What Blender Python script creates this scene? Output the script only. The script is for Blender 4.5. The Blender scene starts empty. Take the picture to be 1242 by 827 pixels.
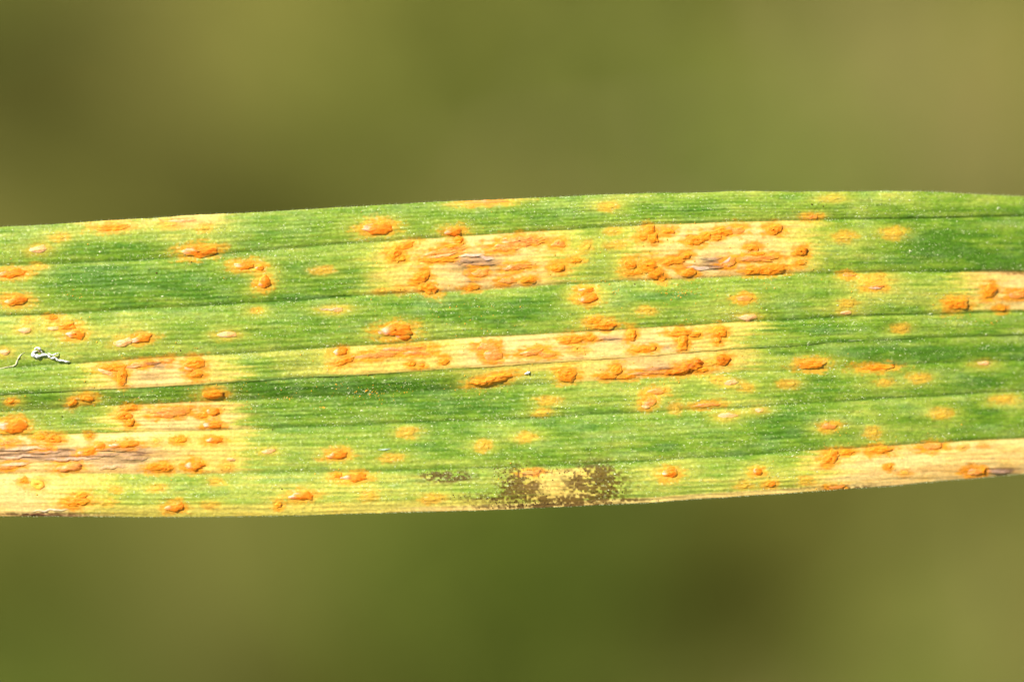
import bpy, math
import numpy as np
from mathutils import Vector, Matrix

# ------------------------------------------------------------------ camera, world, sun, exposure
scene = bpy.context.scene
col = scene.collection
PX = 0.05 / 1242.0                    # one photo pixel on the leaf, in metres (50 mm of leaf in view)
PITCH = math.radians(60)              # the camera looks down on a leaf that faces it
HL = 0.35                             # height of the leaf above the ground
DC = 0.20                             # camera to leaf
R3 = np.array([1.0, 0.0, 0.0])
U3 = np.array([0.0, math.sin(PITCH), math.cos(PITCH)])
W3 = np.array([0.0, -math.cos(PITCH), math.sin(PITCH)])
LEAF_MAT = Matrix(((R3[0], U3[0], W3[0], 0), (R3[1], U3[1], W3[1], 0), (R3[2], U3[2], W3[2], HL), (0, 0, 0, 1)))
cam_d = bpy.data.cameras.new("camera")
cam = bpy.data.objects.new("camera", cam_d)
col.objects.link(cam)
cam.matrix_world = LEAF_MAT @ Matrix.Translation((0, 0, DC))
cam_d.sensor_width = 36.0
cam_d.lens = 144.0
cam_d.clip_start = 0.005
cam_d.clip_end = 200.0
cam_d.dof.use_dof = True
cam_d.dof.focus_distance = DC - 0.0001
cam_d.dof.aperture_fstop = 9.5
cam_d.dof.aperture_blades = 0
scene.camera = cam

L_loc = np.array([-0.56, 0.52, 0.65]); L_loc /= np.linalg.norm(L_loc)
L_w = L_loc[0] * R3 + L_loc[1] * U3 + L_loc[2] * W3
world = bpy.data.worlds.new("World"); scene.world = world
world.use_nodes = True
wn = world.node_tree
bg = wn.nodes["Background"]; bg.inputs[1].default_value = 0.07
sky = wn.nodes.new("ShaderNodeTexSky"); sky.sky_type = 'NISHITA'; sky.sun_disc = False
sky.sun_elevation = math.asin(L_w[2]); sky.sun_rotation = math.atan2(L_w[0], L_w[1])
wn.links.new(sky.outputs[0], bg.inputs[0])
sun_d = bpy.data.lights.new("sun", 'SUN'); sun_d.energy = 4.6; sun_d.angle = math.radians(0.5)
sun_d.color = (1.0, 0.955, 0.87)
sun = bpy.data.objects.new("sun", sun_d); col.objects.link(sun)
sun.rotation_euler = Vector(tuple(L_w)).to_track_quat('Z', 'Y').to_euler()
sun.location = (0, 0, 3)
scene.view_settings.view_transform = 'Standard'
scene.view_settings.look = 'None'
scene.view_settings.exposure = 0.7
scene.view_settings.gamma = 1.0
scene.view_settings.use_curve_mapping = False
scene.render.engine = 'CYCLES'
scene.cycles.use_denoising = True
scene.cycles.max_bounces = 6
scene.cycles.caustics_reflective = False
scene.cycles.caustics_refractive = False

rng = np.random.default_rng(7)
CAL = 1.27                             # how bright a white sheet in this light turns out


# ------------------------------------------------------------------ helpers
def alb(h):
    c = np.array([int(h[i:i + 2], 16) for i in (0, 2, 4)]) / 255.0
    c = np.where(c <= 0.04045, c / 12.92, ((c + 0.055) / 1.055) ** 2.4)
    return np.minimum(c / CAL, 0.86)


def _h(ix, iy, seed):
    n = (ix.astype(np.int64) * 374761393 + iy.astype(np.int64) * 668265263 + seed * 974634777) & 0xFFFFFFFF
    n = ((n ^ (n >> 13)) * 1274126177) & 0xFFFFFFFF
    n = ((n ^ (n >> 15)) * 2246822519) & 0xFFFFFFFF
    return ((n ^ (n >> 16)) & 0xFFFFFF) / float(0xFFFFFF)


def vn(x, y, seed=0):
    x = np.asarray(x, float); y = np.asarray(y, float)
    ix = np.floor(x); iy = np.floor(y)
    fx = x - ix; fy = y - iy
    fx = fx * fx * (3 - 2 * fx); fy = fy * fy * (3 - 2 * fy)
    ix = ix.astype(np.int64); iy = iy.astype(np.int64)
    a = _h(ix, iy, seed); b = _h(ix + 1, iy, seed); c = _h(ix, iy + 1, seed); d = _h(ix + 1, iy + 1, seed)
    return (a * (1 - fx) + b * fx) * (1 - fy) + (c * (1 - fx) + d * fx) * fy


def fbm(x, y, seed=0, o=3):
    s = 0; a = 0.5; t = 0
    for k in range(o):
        s = s + a * vn(x * 2 ** k, y * 2 ** k, seed + 17 * k); t += a; a *= 0.5
    return s / t


def sm(a, b, x):
    t = np.clip((x - a) / (b - a), 0, 1)
    return t * t * (3 - 2 * t)


def mix(c, d, m):
    m = np.asarray(m)[..., None]
    return c * (1 - m) + d * m


def mesh_np(name, v, f, mat, parent=None, cols=None, smooth=True, extra=None):
    """v (n,3), f (m,3 or 4) -> ONE linked mesh object"""
    me = bpy.data.meshes.new(name)
    k = f.shape[1]
    me.vertices.add(len(v)); me.vertices.foreach_set("co", np.ascontiguousarray(v, dtype=np.float32).ravel())
    me.loops.add(f.size); me.loops.foreach_set("vertex_index", np.ascontiguousarray(f, dtype=np.int32).ravel())
    me.polygons.add(len(f))
    me.polygons.foreach_set("loop_start", np.arange(0, f.size, k, dtype=np.int32))
    me.polygons.foreach_set("use_smooth", np.full(len(f), smooth, dtype=bool))
    me.update(calc_edges=True)
    if cols is not None:
        a = me.color_attributes.new("tint", 'FLOAT_COLOR', 'POINT')
        cc = np.ones((len(v), 4), np.float32); cc[:, :3] = cols
        a.data.foreach_set("color", cc.ravel())
    if extra:
        for nm, val in extra.items():
            a = me.attributes.new(nm, 'FLOAT', 'POINT')
            a.data.foreach_set("value", np.ascontiguousarray(val, dtype=np.float32))
    me.materials.append(mat)
    o = bpy.data.objects.new(name, me); col.objects.link(o)
    if parent: o.parent = parent
    return o


def grid_faces(nr, nc, flip=False):
    i = np.arange(nr - 1)[:, None] * nc + np.arange(nc - 1)[None, :]
    f = np.stack([i, i + nc, i + nc + 1, i + 1], -1).reshape(-1, 4)
    return f[:, ::-1] if flip else f


# ------------------------------------------------------------------ materials
def new_mat(name):
    m = bpy.data.materials.new(name); m.use_nodes = True
    nt = m.node_tree
    return m, nt, nt.nodes["Principled BSDF"], nt.nodes["Material Output"]


def tint_node(nt):
    a = nt.nodes.new("ShaderNodeAttribute"); a.attribute_name = "tint"
    return a


def noise_node(nt, scale, detail=3, rough=0.6, vec=None):
    n = nt.nodes.new("ShaderNodeTexNoise")
    n.inputs["Scale"].default_value = scale; n.inputs["Detail"].default_value = detail
    n.inputs["Roughness"].default_value = rough
    if vec: nt.links.new(vec, n.inputs["Vector"])
    return n


def mottle(nt, colour_out, vec_out, scale, lo, hi, detail=3):
    n = noise_node(nt, scale, detail, 0.65, vec_out)
    r = nt.nodes.new("ShaderNodeMapRange")
    r.inputs[1].default_value = 0.3; r.inputs[2].default_value = 0.7
    r.inputs[3].default_value = lo; r.inputs[4].default_value = hi
    nt.links.new(n.outputs["Fac"], r.inputs[0])
    mm = nt.nodes.new("ShaderNodeVectorMath"); mm.operation = 'SCALE'
    nt.links.new(colour_out, mm.inputs[0]); nt.links.new(r.outputs[0], mm.inputs["Scale"])
    return mm.outputs[0]


def leaf_material(name, rough=0.42, spec=0.5, bump=0.5, sss=0.0):
    m, nt, b, out = new_mat(name)
    tc = nt.nodes.new("ShaderNodeTexCoord")
    mp = nt.nodes.new("ShaderNodeMapping"); mp.inputs["Scale"].default_value = (0.28, 1.0, 1.0)
    nt.links.new(tc.outputs["Object"], mp.inputs[0])
    c = tint_node(nt).outputs["Color"]
    c = mottle(nt, c, tc.outputs["Object"], 9000.0, 0.88, 1.12, 2)     # cells
    c = mottle(nt, c, mp.outputs[0], 5200.0, 0.86, 1.14, 3)            # fibres
    nt.links.new(c, b.inputs["Base Color"])
    n1 = noise_node(nt, 11000.0, 2, 0.6, tc.outputs["Object"])
    n2 = noise_node(nt, 7000.0, 2, 0.6, mp.outputs[0])
    ad = nt.nodes.new("ShaderNodeMath"); ad.operation = 'ADD'
    nt.links.new(n1.outputs["Fac"], ad.inputs[0]); nt.links.new(n2.outputs["Fac"], ad.inputs[1])
    bp = nt.nodes.new("ShaderNodeBump"); bp.inputs["Strength"].default_value = bump
    bp.inputs["Distance"].default_value = 0.00003
    nt.links.new(ad.outputs[0], bp.inputs["Height"])
    nt.links.new(bp.outputs[0], b.inputs["Normal"])
    b.inputs["Roughness"].default_value = rough
    b.inputs["Specular IOR Level"].default_value = spec
    if sss:
        b.inputs["Subsurface Weight"].default_value = sss
        b.inputs["Subsurface Radius"].default_value = (1.0, 0.8, 0.3)
        b.inputs["Subsurface Scale"].default_value = 0.00016
    return m


M_leaf = leaf_material("leaf skin", 0.5, 0.22, 0.3, 0.1)
M_vein = leaf_material("leaf vein", 0.5, 0.3, 0.3)
M_rust = leaf_material("rust spores", 0.6, 0.2, 0.6, 0.55)


def plain(name, c, rough=0.6, spec=0.3, var=None):
    m, nt, b, out = new_mat(name)
    b.inputs["Base Color"].default_value = (*c, 1); b.inputs["Roughness"].default_value = rough
    b.inputs["Specular IOR Level"].default_value = spec
    tc = nt.nodes.new("ShaderNodeTexCoord")
    rg = nt.nodes.new("ShaderNodeRGB"); rg.outputs[0].default_value = (*c, 1)
    nt.links.new(mottle(nt, rg.outputs[0], tc.outputs["Object"], var or 6000, 0.75, 1.2), b.inputs["Base Color"])
    return m


M_wax = plain("wax grain", (0.66, 0.70, 0.36), 0.3, 0.6)
M_spore = plain("loose spores", (0.80, 0.42, 0.03), 0.7)
M_mould = plain("mould grain", (0.10, 0.05, 0.008), 0.8)
M_scrap = plain("husk", (0.86, 0.84, 0.76), 0.6, 0.3)

# ------------------------------------------------------------------ ground and what grows on it
HC = 0.02


def on_ground(px, py, z=HC):
    c = np.array([0, 0, HL]) + W3 * DC
    d = R3 * (px - 621) * PX + U3 * (413.5 - py) * PX - W3 * DC
    t = (z - c[2]) / d[2]
    p = c + d * t
    return p[0], p[1]


# patches of the meadow, the dark ones painting shadowy gaps between clumps: (photo x, y, radius in mm, kind, weight)
patches = [(300, 220, 15, 'shaded_soil', 1.5), (10, 10, 13, 'shaded_soil', 1.05), (60, 200, 12, 'shaded_soil', .3), (430, 240, 10, 'shaded_soil', .5),
           (930, 655, 13, 'shaded_soil', 1.2), (40, 690, 20, 'shaded_soil', .75), (40, 700, 20, 'lush', .5), (60, 800, 16, 'lush', .8), (370, 800, 12, 'shaded_soil', .7), (600, 700, 22, 'shaded_soil', .4),
           (1070, 0, 10, 'straw', .6), (1200, 120, 11, 'straw', .7), (1200, 720, 13, 'straw', .3),
           (250, 60, 16, 'straw', .2), (240, 700, 14, 'straw', .55), (480, 150, 12, 'straw', .2), (840, 815, 10, 'straw', .35),
           (700, 60, 24, 'lush', .35), (480, 740, 14, 'lush', 1.0), (600, 700, 16, 'lush', .8), (560, 740, 26, 'shaded_soil', .28), (200, 730, 26, 'shaded_soil', .12), (800, 800, 14, 'shaded_soil', .15), (560, 720, 22, 'lush', .8), (730, 690, 11, 'lush', .9), (430, 100, 14, 'lush', .4), (960, 80, 14, 'lush', .6), (1100, 790, 16, 'lush', .6),
           (30, 160, 12, 'lush', .3), (960, 170, 14, 'lush', .5)]
pk = {'shaded_soil': [], 'straw': [], 'lush': []}
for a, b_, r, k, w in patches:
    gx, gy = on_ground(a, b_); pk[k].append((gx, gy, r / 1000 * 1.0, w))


def pfield(k, x, y):
    s = 0
    for gx, gy, r, w in pk[k]:
        s = s + w * np.exp(-(((x - gx) / r) ** 2 + ((y - gy) / (r * 1.15)) ** 2) / 1.6)
    return s


def ground_cols(x, y):
    inside = np.exp(-((x / 0.14) ** 4 + ((y - 0.2) / 0.14) ** 4))
    c = np.ones((len(x), 3)) * alb('76742f')
    c = mix(c, alb('8e7c48'), np.clip(fbm(x * 14, y * 14, 3) * 1.6 - .55, 0, 1) * .6)
    c = mix(c, alb('687e26'), np.clip(pfield('lush', x, y), 0, 1))
    c = mix(c, alb('a2945a'), np.clip(pfield('straw', x, y), 0, 1))
    c = mix(c, alb('3a3b0c'), np.clip(pfield('shaded_soil', x, y), 0, 1))  # shade of the gaps is put into the ground colour
    c = mix(c, alb('4a5a1c'), (1 - inside) * sm(.45, .6, fbm(x * 9, y * 9, 5)) * .6)
    return c * .93 * (0.8 + 0.4 * vn(x * 130, y * 130, 9))[:, None]


gm, nt, b, out = new_mat("meadow soil")
b.inputs["Roughness"].default_value = 0.95; b.inputs["Specular IOR Level"].default_value = 0.1
tc = nt.nodes.new("ShaderNodeTexCoord")
nt.links.new(mottle(nt, tint_node(nt).outputs["Color"], tc.outputs["Object"], 60, 0.7, 1.3, 8), b.inputs["Base Color"])
axis = np.concatenate([-np.geomspace(60, 0.5, 24), np.linspace(-.48, .48, 241), np.geomspace(.5, 60, 24)])
GX, GY = np.meshgrid(axis, axis + 0.2)
gx, gy = GX.ravel(), GY.ravel()
gz = (fbm(gx * 25, gy * 25, 11, 4) - .5) * 0.012 + (fbm(gx * 3, gy * 3, 12) - .5) * 0.03
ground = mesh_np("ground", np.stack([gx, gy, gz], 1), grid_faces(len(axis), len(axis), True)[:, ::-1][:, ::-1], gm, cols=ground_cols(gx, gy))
ground["kind"] = "structure"


def gmat(name, transl=0.3):
    m, nt, b, out = new_mat(name)
    b.inputs["Roughness"].default_value = 0.5; b.inputs["Specular IOR Level"].default_value = 0.3
    t = tint_node(nt); nt.links.new(t.outputs["Color"], b.inputs["Base Color"])
    tr = nt.nodes.new("ShaderNodeBsdfTranslucent"); nt.links.new(t.outputs["Color"], tr.inputs[0])
    mx = nt.nodes.new("ShaderNodeMixShader"); mx.inputs[0].default_value = transl
    nt.links.new(b.outputs[0], mx.inputs[1]); nt.links.new(tr.outputs[0], mx.inputs[2])
    nt.links.new(mx.outputs[0], out.inputs["Surface"])
    return m


M_grass = gmat("green grass"); M_straw = gmat("dry grass", .2)


def blades(name, label, cat, n, mat, dens, colours, h0, h1, w0, w1, lean):
    x = rng.uniform(-0.6, 0.6, n * 3); y = rng.uniform(-0.4, 0.8, n * 3)
    keep = rng.random(n * 3) < dens(x, y); x, y = x[keep][:n], y[keep][:n]
    n = len(x)
    az = rng.uniform(0, 2 * np.pi, n); h = rng.uniform(h0, h1, n); w = rng.uniform(w0, w1, n); ln = rng.uniform(.2, 1, n) * lean
    S = 5
    t = np.linspace(0, 1, S)[None, :]
    out_ = (ln * h)[:, None] * t ** 1.8
    up = h[:, None] * (t - 0.25 * ln[:, None] * t ** 2)
    cx = x[:, None] + np.cos(az)[:, None] * out_; cy = y[:, None] + np.sin(az)[:, None] * out_
    ww = (w[:, None] * (1 - t ** 2.2) + .0002) * .5
    sx = -np.sin(az)[:, None] * ww; sy = np.cos(az)[:, None] * ww
    v = np.stack([np.stack([cx - sx, cy - sy, up], -1), np.stack([cx + sx, cy + sy, up], -1)], 2)   # n,S,2,3
    v = v.reshape(-1, 3)
    base = (np.arange(n) * S * 2)[:, None, None] + (np.arange(S - 1) * 2)[None, :, None] + np.array([0, 1, 3, 2])[None, None, :]
    cc = np.stack([alb(c) for c in colours])
    c = cc[rng.integers(0, len(cc), n)] * rng.uniform(.7, 1.12, n)[:, None]
    o = mesh_np(name, v, base.reshape(-1, 4), mat, cols=np.repeat(c, S * 2, 0))
    o["kind"] = "stuff"; o["label"] = label; o["category"] = cat
    return o


blades("green_grass", "short green grass blades blurred far below the leaf", "grass", 9000, M_grass,
       lambda x, y: np.clip(.42 + .5 * pfield('lush', x, y) - 1.2 * pfield('shaded_soil', x, y) - .5 * pfield('straw', x, y), .0, 1),
       ['78862c', '869036', '6a7a26', '8d9040'], .02, .055, .002, .004, 1.2)
blades("dry_grass", "straw coloured dead grass blades blurred behind the leaf", "dry grass", 5000, M_straw,
       lambda x, y: np.clip(.18 + .7 * pfield('straw', x, y) - .9 * pfield('shaded_soil', x, y), 0, 1),
       ['b09c60', 'a08c50', '96864a', 'bba870'], .012, .04, .0015, .0035, 1.8)

# ------------------------------------------------------------------ the leaf: curves traced in photo pixels
cx_ = [0, 200, 400, 600, 800, 1000, 1242]
CURV = [[275, 264.5, 250, 243, 235, 231, 236],
        [322, 313, 297.5, 284, 273, 267, 262],
        [383, 374, 361, 350, 339, 331, 330],
        [446, 434, 421, 409, 396, 386, 378],
        [478, 467.5, 455, 443, 430, 415, 405],
        [498, 489, 480, 468, 459, 446, 438],
        [529, 523, 517, 509, 499, 488, 475],
        [574, 573.5, 573, 567, 558, 546, 533],
        [626, 626.5, 624.5, 618, 608, 596, 576]]
x_lo, x_hi = -70.0, 1312.0
STEP = 1.1
fine = np.arange(x_lo, x_hi, STEP)
left = np.linspace(-1900, x_lo - 6, 130); right = np.linspace(fine[-1] + 6, 3300, 130)
XC = np.concatenate([left, fine, right]); NL = len(left)


def curve(ys, X):
    p = np.polyfit((np.array(cx_) - 621) / 621, ys, 4)
    xc = np.clip(X, -30, 1275)
    y = np.polyval(p, (xc - 621) / 621)
    return y - 0.03 * (X - xc) * np.exp(-np.abs(X - xc) / 600)


CV = np.stack([curve(c, XC) for c in CURV])                                       # 9, ncol
wig = np.stack([(vn(XC / 60, XC * 0 + k, 50 + k) - .5) * 1.6 + (vn(XC / 9, XC * 0 + k, 70 + k) - .5) * .5 for k in range(9)])
CV = CV + wig
mid = CV.mean(0)
taper = 1 - sm(1500, 3300, XC) ** 1.2 * .995
CV = mid + (CV - mid) * taper
PER = [40, 54, 50, 30, 22, 36, 46, 46]
s_list = []
for k, n in enumerate(PER): s_list += list(k + np.arange(n) / n)
s_list.append(8.0)
SR = np.array(s_list); NR, NC = len(SR), len(XC)
Y = np.empty((NR, NC))
for i, s in enumerate(SR):
    k = min(int(s), 7); f = s - k
    Y[i] = CV[k] * (1 - f) + CV[k + 1] * f
X = np.broadcast_to(XC, (NR, NC)).copy()
S = np.broadcast_to(SR[:, None], (NR, NC))

# ---- pustules: x, y, length, height, kind, tilt (degrees, up to the right), option
P = []


def add(*a): P.append(a)


# first strip and the left part
for a in [(46, 302, 24, 10, 'p'), (137, 276, 42, 9, 'o'), (12, 332, 40, 11, 'g'), (19, 365, 32, 14, 'g'), (63, 385, 17, 7, 'o'),
          (30, 401, 18, 8, 'p'), (82, 396, 24, 10, 'o'), (92, 406, 26, 12, 'g'), (64, 398, 18, 5, 'p'), (150, 415, 28, 11, 'p', 8), (172, 411, 28, 11, 'g', 8),
          (5, 427, 15, 8, 'p'), (205, 272, 20, 7, 'f'), (248, 276, 12, 8, 'f'), (241, 305, 48, 14, 'g', 5), (297, 322, 28, 10, 'g'),
          (315, 325, 12, 7, 'g'), (320, 343, 17, 16, 'g', 25), (392, 328, 18, 5, 'f'), (275, 406, 27, 8, 'p'), (402, 375, 30, 4, 'p'),
          (311, 377, 7, 4, 'f'), (72, 288, 16, 5, 'f'), (45, 322, 14, 5, 'f'), (34, 388, 6, 5, 'f'), (218, 268, 40, 4, 'p'),
          (457, 277, 40, 16, 'g'), (550, 281, 24, 11, 'g'), (556, 291, 11, 12, 'o', 60), (478, 308, 20, 16, 'o', 40), (487, 300, 34, 9, 'o', 20),
          (484, 312, 18, 10, 'o'), (540, 305, 56, 9, 's', 10), (533, 315, 46, 8, 'o', 3), (545, 300, 34, 7, 'o', 8), (513, 334, 20, 14, 'o'),
          (519, 350, 26, 14, 'o', -25), (507, 341, 14, 9, 'o'), (486, 352, 14, 7, 'f'), (463, 353, 10, 5, 'f'), (582, 331, 22, 12, 's'), (571, 350, 20, 7, 'o'),
          (480, 401, 42, 17, 'g'), (489, 407, 22, 10, 'g'), (592, 245, 58, 5, 's'), (410, 377, 14, 3, 'p'),
          (630, 293, 62, 15, 's', 3), (612, 300, 40, 12, 's', 6), (677, 296, 20, 11, 's'), (711, 299, 13, 8, 'f'), (746, 297, 22, 6, 'f'),
          (627, 324, 38, 9, 's', 5), (616, 341, 24, 9, 's'), (640, 340, 22, 8, 'o'), (677, 325, 22, 11, 'o'), (698, 316, 16, 7, 'o'),
          (738, 250, 18, 6, 'f'), (745, 280, 14, 5, 'f'), (788, 281, 16, 14, 'o'), (792, 290, 14, 14, 'o'), (780, 288, 14, 9, 'o'), (810, 281, 16, 8, 'o'),
          (764, 321, 17, 12, 'o'), (786, 321, 26, 18, 'o'), (795, 330, 20, 14, 'o', -30), (801, 336, 10, 9, 'o'), (768, 331, 24, 7, 'o'),
          (711, 352, 20, 7, 'g'), (713, 363, 25, 12, 'g'), (708, 358, 14, 8, 'o'), (733, 395, 30, 13, 'o'), (783, 377, 16, 6, 'f'), (720, 390, 20, 8, 'o'),
          (846, 291, 30, 13, 'o', 8), (856, 286, 14, 10, 'o'), (838, 293, 16, 10, 'o'), (875, 282, 30, 11, 'o', 6), (890, 279, 28, 11, 's', 4), (869, 288, 16, 8, 'o'),
          (938, 278, 20, 14, 'o'), (816, 317, 30, 11, 'o', 8), (831, 311, 16, 10, 'o', 20), (834, 330, 20, 13, 'o'), (913, 301, 15, 9, 'o'), (915, 313, 58, 9, 's', 2),
          (917, 308, 20, 7, 'o'), (934, 327, 40, 12, 'o', 3), (913, 328, 24, 10, 'o'), (886, 318, 16, 11, 's', 40), (879, 321, 18, 8, 's'),
          (972, 306, 18, 11, 'd'), (970, 319, 14, 7, 'o'), (902, 362, 20, 8, 's'), (907, 385, 24, 9, 'p'), (985, 263, 19, 6, 's'), (803, 338, 12, 8, 'o'),
          (1023, 287, 22, 8, 'f'), (1084, 283, 24, 9, 'f'), (1030, 333, 18, 7, 's'), (1062, 348, 28, 6, 's'), (1069, 334, 10, 5, 'f'),
          (1060, 341, 28, 10, 'f'), (1162, 369, 30, 16, 'o'), (1156, 367, 18, 12, 'o'), (1203, 353, 20, 16, 'o', 50), (1237, 357, 26, 11, 's'), (1218, 374, 14, 7, 'o'),
          (1028, 369, 18, 6, 'f'), (1026, 379, 16, 5, 'p'), (1094, 398, 14, 7, 'f'), (1010, 240, 24, 5, 'f'),
          # midrib strips
          (137, 446, 36, 10, 'o'), (148, 455, 14, 24, 'o'), (128, 451, 22, 6, 'p', -20), (172, 441, 30, 8, 's'), (203, 437, 18, 8, 's'), (236, 441, 26, 16, 'o'),
          (230, 446, 16, 8, 's'), (238, 455, 18, 10, 'o'), (104, 483, 20, 10, 'o'), (88, 488, 14, 9, 'o', 40), (259, 478, 28, 12, 'd'), (13, 487, 9, 6, 'o'),
          (158, 495, 18, 9, 'o'), (150, 505, 22, 11, 'o'), (157, 513, 12, 12, 'o'), (206, 499, 54, 12, 's', 2), (200, 503, 34, 9, 's'), (257, 500, 20, 11, 'g'), (245, 504, 14, 7, 'o'),
          (257, 516, 24, 9, 'g'), (13, 518, 40, 19, 'g'), (8, 537, 32, 7, 's'), (48, 531, 22, 9, 'o'), (63, 533, 24, 11, 'o'), (107, 529, 10, 7, 'o'),
          (51, 543, 24, 7, 's'), (104, 548, 26, 9, 'g', 12), (120, 541, 18, 7, 'g'), (150, 539, 38, 9, 'g', 3), (83, 567, 36, 11, 'd2'), (10, 566, 34, 8, 's', 8),
          (192, 567, 32, 10, 'o'), (28, 583, 13, 9, 'o'), (45, 587, 18, 13, 'ring'), (93, 608, 34, 12, 'o'), (98, 601, 16, 9, 'o'), (130, 610, 16, 6, 'f'),
          (212, 615, 28, 11, 'g'), (190, 592, 16, 6, 'f'), (188, 535, 12, 7, 'f'), (236, 565, 26, 12, 'g'), (203, 568, 14, 9, 'o'), (218, 534, 16, 7, 'o'), (259, 534, 22, 9, 'g'),
          (280, 557, 12, 5, 'p'), (275, 565, 12, 9, 'f'), (325, 547, 20, 6, 'p'), (408, 552, 28, 12, 'g'), (365, 602, 32, 11, 'g'), (338, 612, 10, 8, 'o'),
          (430, 579, 36, 11, 'g'), (409, 577, 12, 7, 'o'), (448, 601, 14, 7, 'f'), (495, 525, 18, 8, 'f'), (587, 541, 13, 9, 'f'), (525, 605, 24, 7, 'f'), (475, 556, 18, 6, 'f'),
          (262, 584, 14, 5, 'f'), (255, 612, 16, 5, 'f'), (140, 594, 12, 6, 'f'),
          (413, 427, 20, 11, 'g'), (418, 438, 30, 8, 'o', 22), (455, 431, 66, 8, 's', 6), (490, 423, 70, 8, 's', 4), (505, 428, 40, 7, 's'), (499, 442, 10, 7, 'o'), (512, 443, 8, 5, 'o'),
          (538, 438, 13, 9, 'o'), (520, 424, 16, 5, 'f'), (592, 420, 30, 12, 's'), (598, 430, 26, 16, 's'), (645, 427, 34, 9, 's', 12), (660, 430, 30, 8, 's', -8),
          (694, 412, 40, 11, 'o', 4), (712, 410, 24, 9, 'o'), (700, 424, 22, 13, 'f'), (766, 406, 13, 15, 'o'), (780, 424, 30, 8, 'o', 2), (790, 423, 14, 6, 'd'),
          (687, 454, 24, 18, 'o'), (748, 448, 15, 14, 'o'), (738, 456, 26, 8, 'o'), (760, 457, 26, 6, 'o'), (790, 452, 60, 6, 's', 3), (600, 460, 50, 10, 'ridge', 14), (585, 464, 30, 9, 'ridge'),
          (825, 404, 32, 11, 'o'), (828, 415, 14, 20, 'o'), (843, 406, 16, 7, 'd'), (855, 402, 30, 6, 'f'), (872, 403, 18, 14, 'o'), (871, 412, 9, 10, 'o'),
          (834, 446, 40, 12, 'd3', 8), (820, 451, 30, 9, 'd3', 4), (845, 441, 18, 9, 'd3'), (850, 449, 20, 6, 'o'), (876, 437, 20, 13, 'd3'), (862, 440, 20, 9, 'f'),
          (796, 475, 24, 8, 's', 5), (788, 488, 18, 11, 's', 25), (783, 493, 12, 6, 'p'), (985, 442, 38, 12, 'o'), (886, 464, 20, 7, 'p'), (857, 491, 34, 6, 's', 5),
          (882, 504, 26, 7, 'p'), (921, 497, 14, 6, 'p'), (957, 466, 18, 6, 'f'), (658, 500, 16, 6, 'f'), (638, 530, 20, 6, 'f'), (665, 486, 22, 6, 'f'),
          (645, 573, 28, 5, 's'), (812, 574, 22, 13, 'g'), (919, 572, 13, 10, 'g'), (903, 589, 16, 6, 'f'), (935, 587, 13, 7, 'o'), (977, 583, 15, 7, 'f'), (1005, 517, 20, 8, 's'),
          (1008, 555, 26, 15, 'o', 30), (1025, 549, 24, 8, 'o'), (1062, 446, 46, 8, 'o'), (1117, 458, 20, 7, 'f'), (1195, 441, 20, 5, 'p'), (1145, 502, 22, 9, 'f'),
          (1060, 525, 14, 9, 'f'), (1068, 546, 34, 11, 'o'), (1130, 542, 34, 9, 's'), (1079, 566, 8, 5, 'o'), (1098, 574, 12, 6, 'f'), (1184, 573, 26, 11, 's'), (1196, 572, 8, 9, 'd'),
          (1220, 485, 26, 7, 'f'), (1014, 591, 24, 4, 's'), (1170, 543, 10, 4, 'f'), (1195, 541, 10, 4, 'f'),
          (870, 460, 14, 5, 'f'), (905, 470, 12, 5, 'f'), (820, 495, 10, 10, 'f'), (1075, 463, 16, 5, 'f')]:
    add(*a)


# ---- colour of the blade
def gauss(x0, y0, rx, ry): return np.exp(-(((X - x0) / rx) ** 2 + ((Y - y0) / ry) ** 2))


wx = X + (fbm(X / 18, Y / 4, 1) - .5) * 34 + (vn(X / 60, Y / 2.6, 3) - .5) * 44
wy = Y + (vn(X / 12, Y / 8, 2) - .5) * 6
g = .46 - .05 * sm(900, 1200, X) + .26 * (fbm(X / 75, Y / 22, 21) - .5) * 2 + .20 * (vn(X / 30, Y / 5.5, 22) - .5) * 2 + .24 * (fbm(X / 110, Y / 3.0, 23) - .5) * 2 + .12 * (vn(X / 8, Y / 2.4, 24) - .5) * 2
dark = [(120, 335, 90, 14, .5), (260, 340, 130, 16, .35), (300, 366, 160, 8, .35), (380, 330, 90, 24, .2), (370, 280, 60, 20, .25), (130, 305, 90, 12, .2), (60, 480, 120, 9, .35),
        (330, 470, 140, 12, .5), (480, 470, 110, 13, .45), (400, 500, 130, 14, .35), (560, 490, 80, 14, .25), (320, 395, 60, 20, .25), (460, 385, 80, 12, .15), (640, 380, 60, 18, .4), (560, 372, 70, 12, .3),  # blobs under the midrib also put the fold's shade into the green
        (800, 365, 60, 14, .3), (1000, 355, 60, 10, .05), (980, 398, 60, 12, .35), (1150, 290, 90, 30, .4), (1220, 320, 70, 12, .3), (1000, 270, 60, 14, .15), (1150, 430, 130, 14, .45),
        (1090, 395, 30, 14, .3), (1010, 470, 60, 10, .2), (950, 515, 34, 26, .45), (840, 535, 70, 14, .3), (690, 515, 60, 12, .3), (540, 520, 60, 26, .22), (1100, 495, 80, 12, .2), (1190, 510, 50, 12, .15),
        (560, 600, 60, 8, .0), (310, 560, 40, 10, .12), (1180, 460, 60, 14, .35), (750, 260, 60, 12, .12), (640, 262, 50, 12, .15), (860, 255, 70, 10, .15), (1190, 395, 50, 12, .3), (60, 462, 60, 9, .05), (330, 440, 50, 12, .05)]
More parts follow.
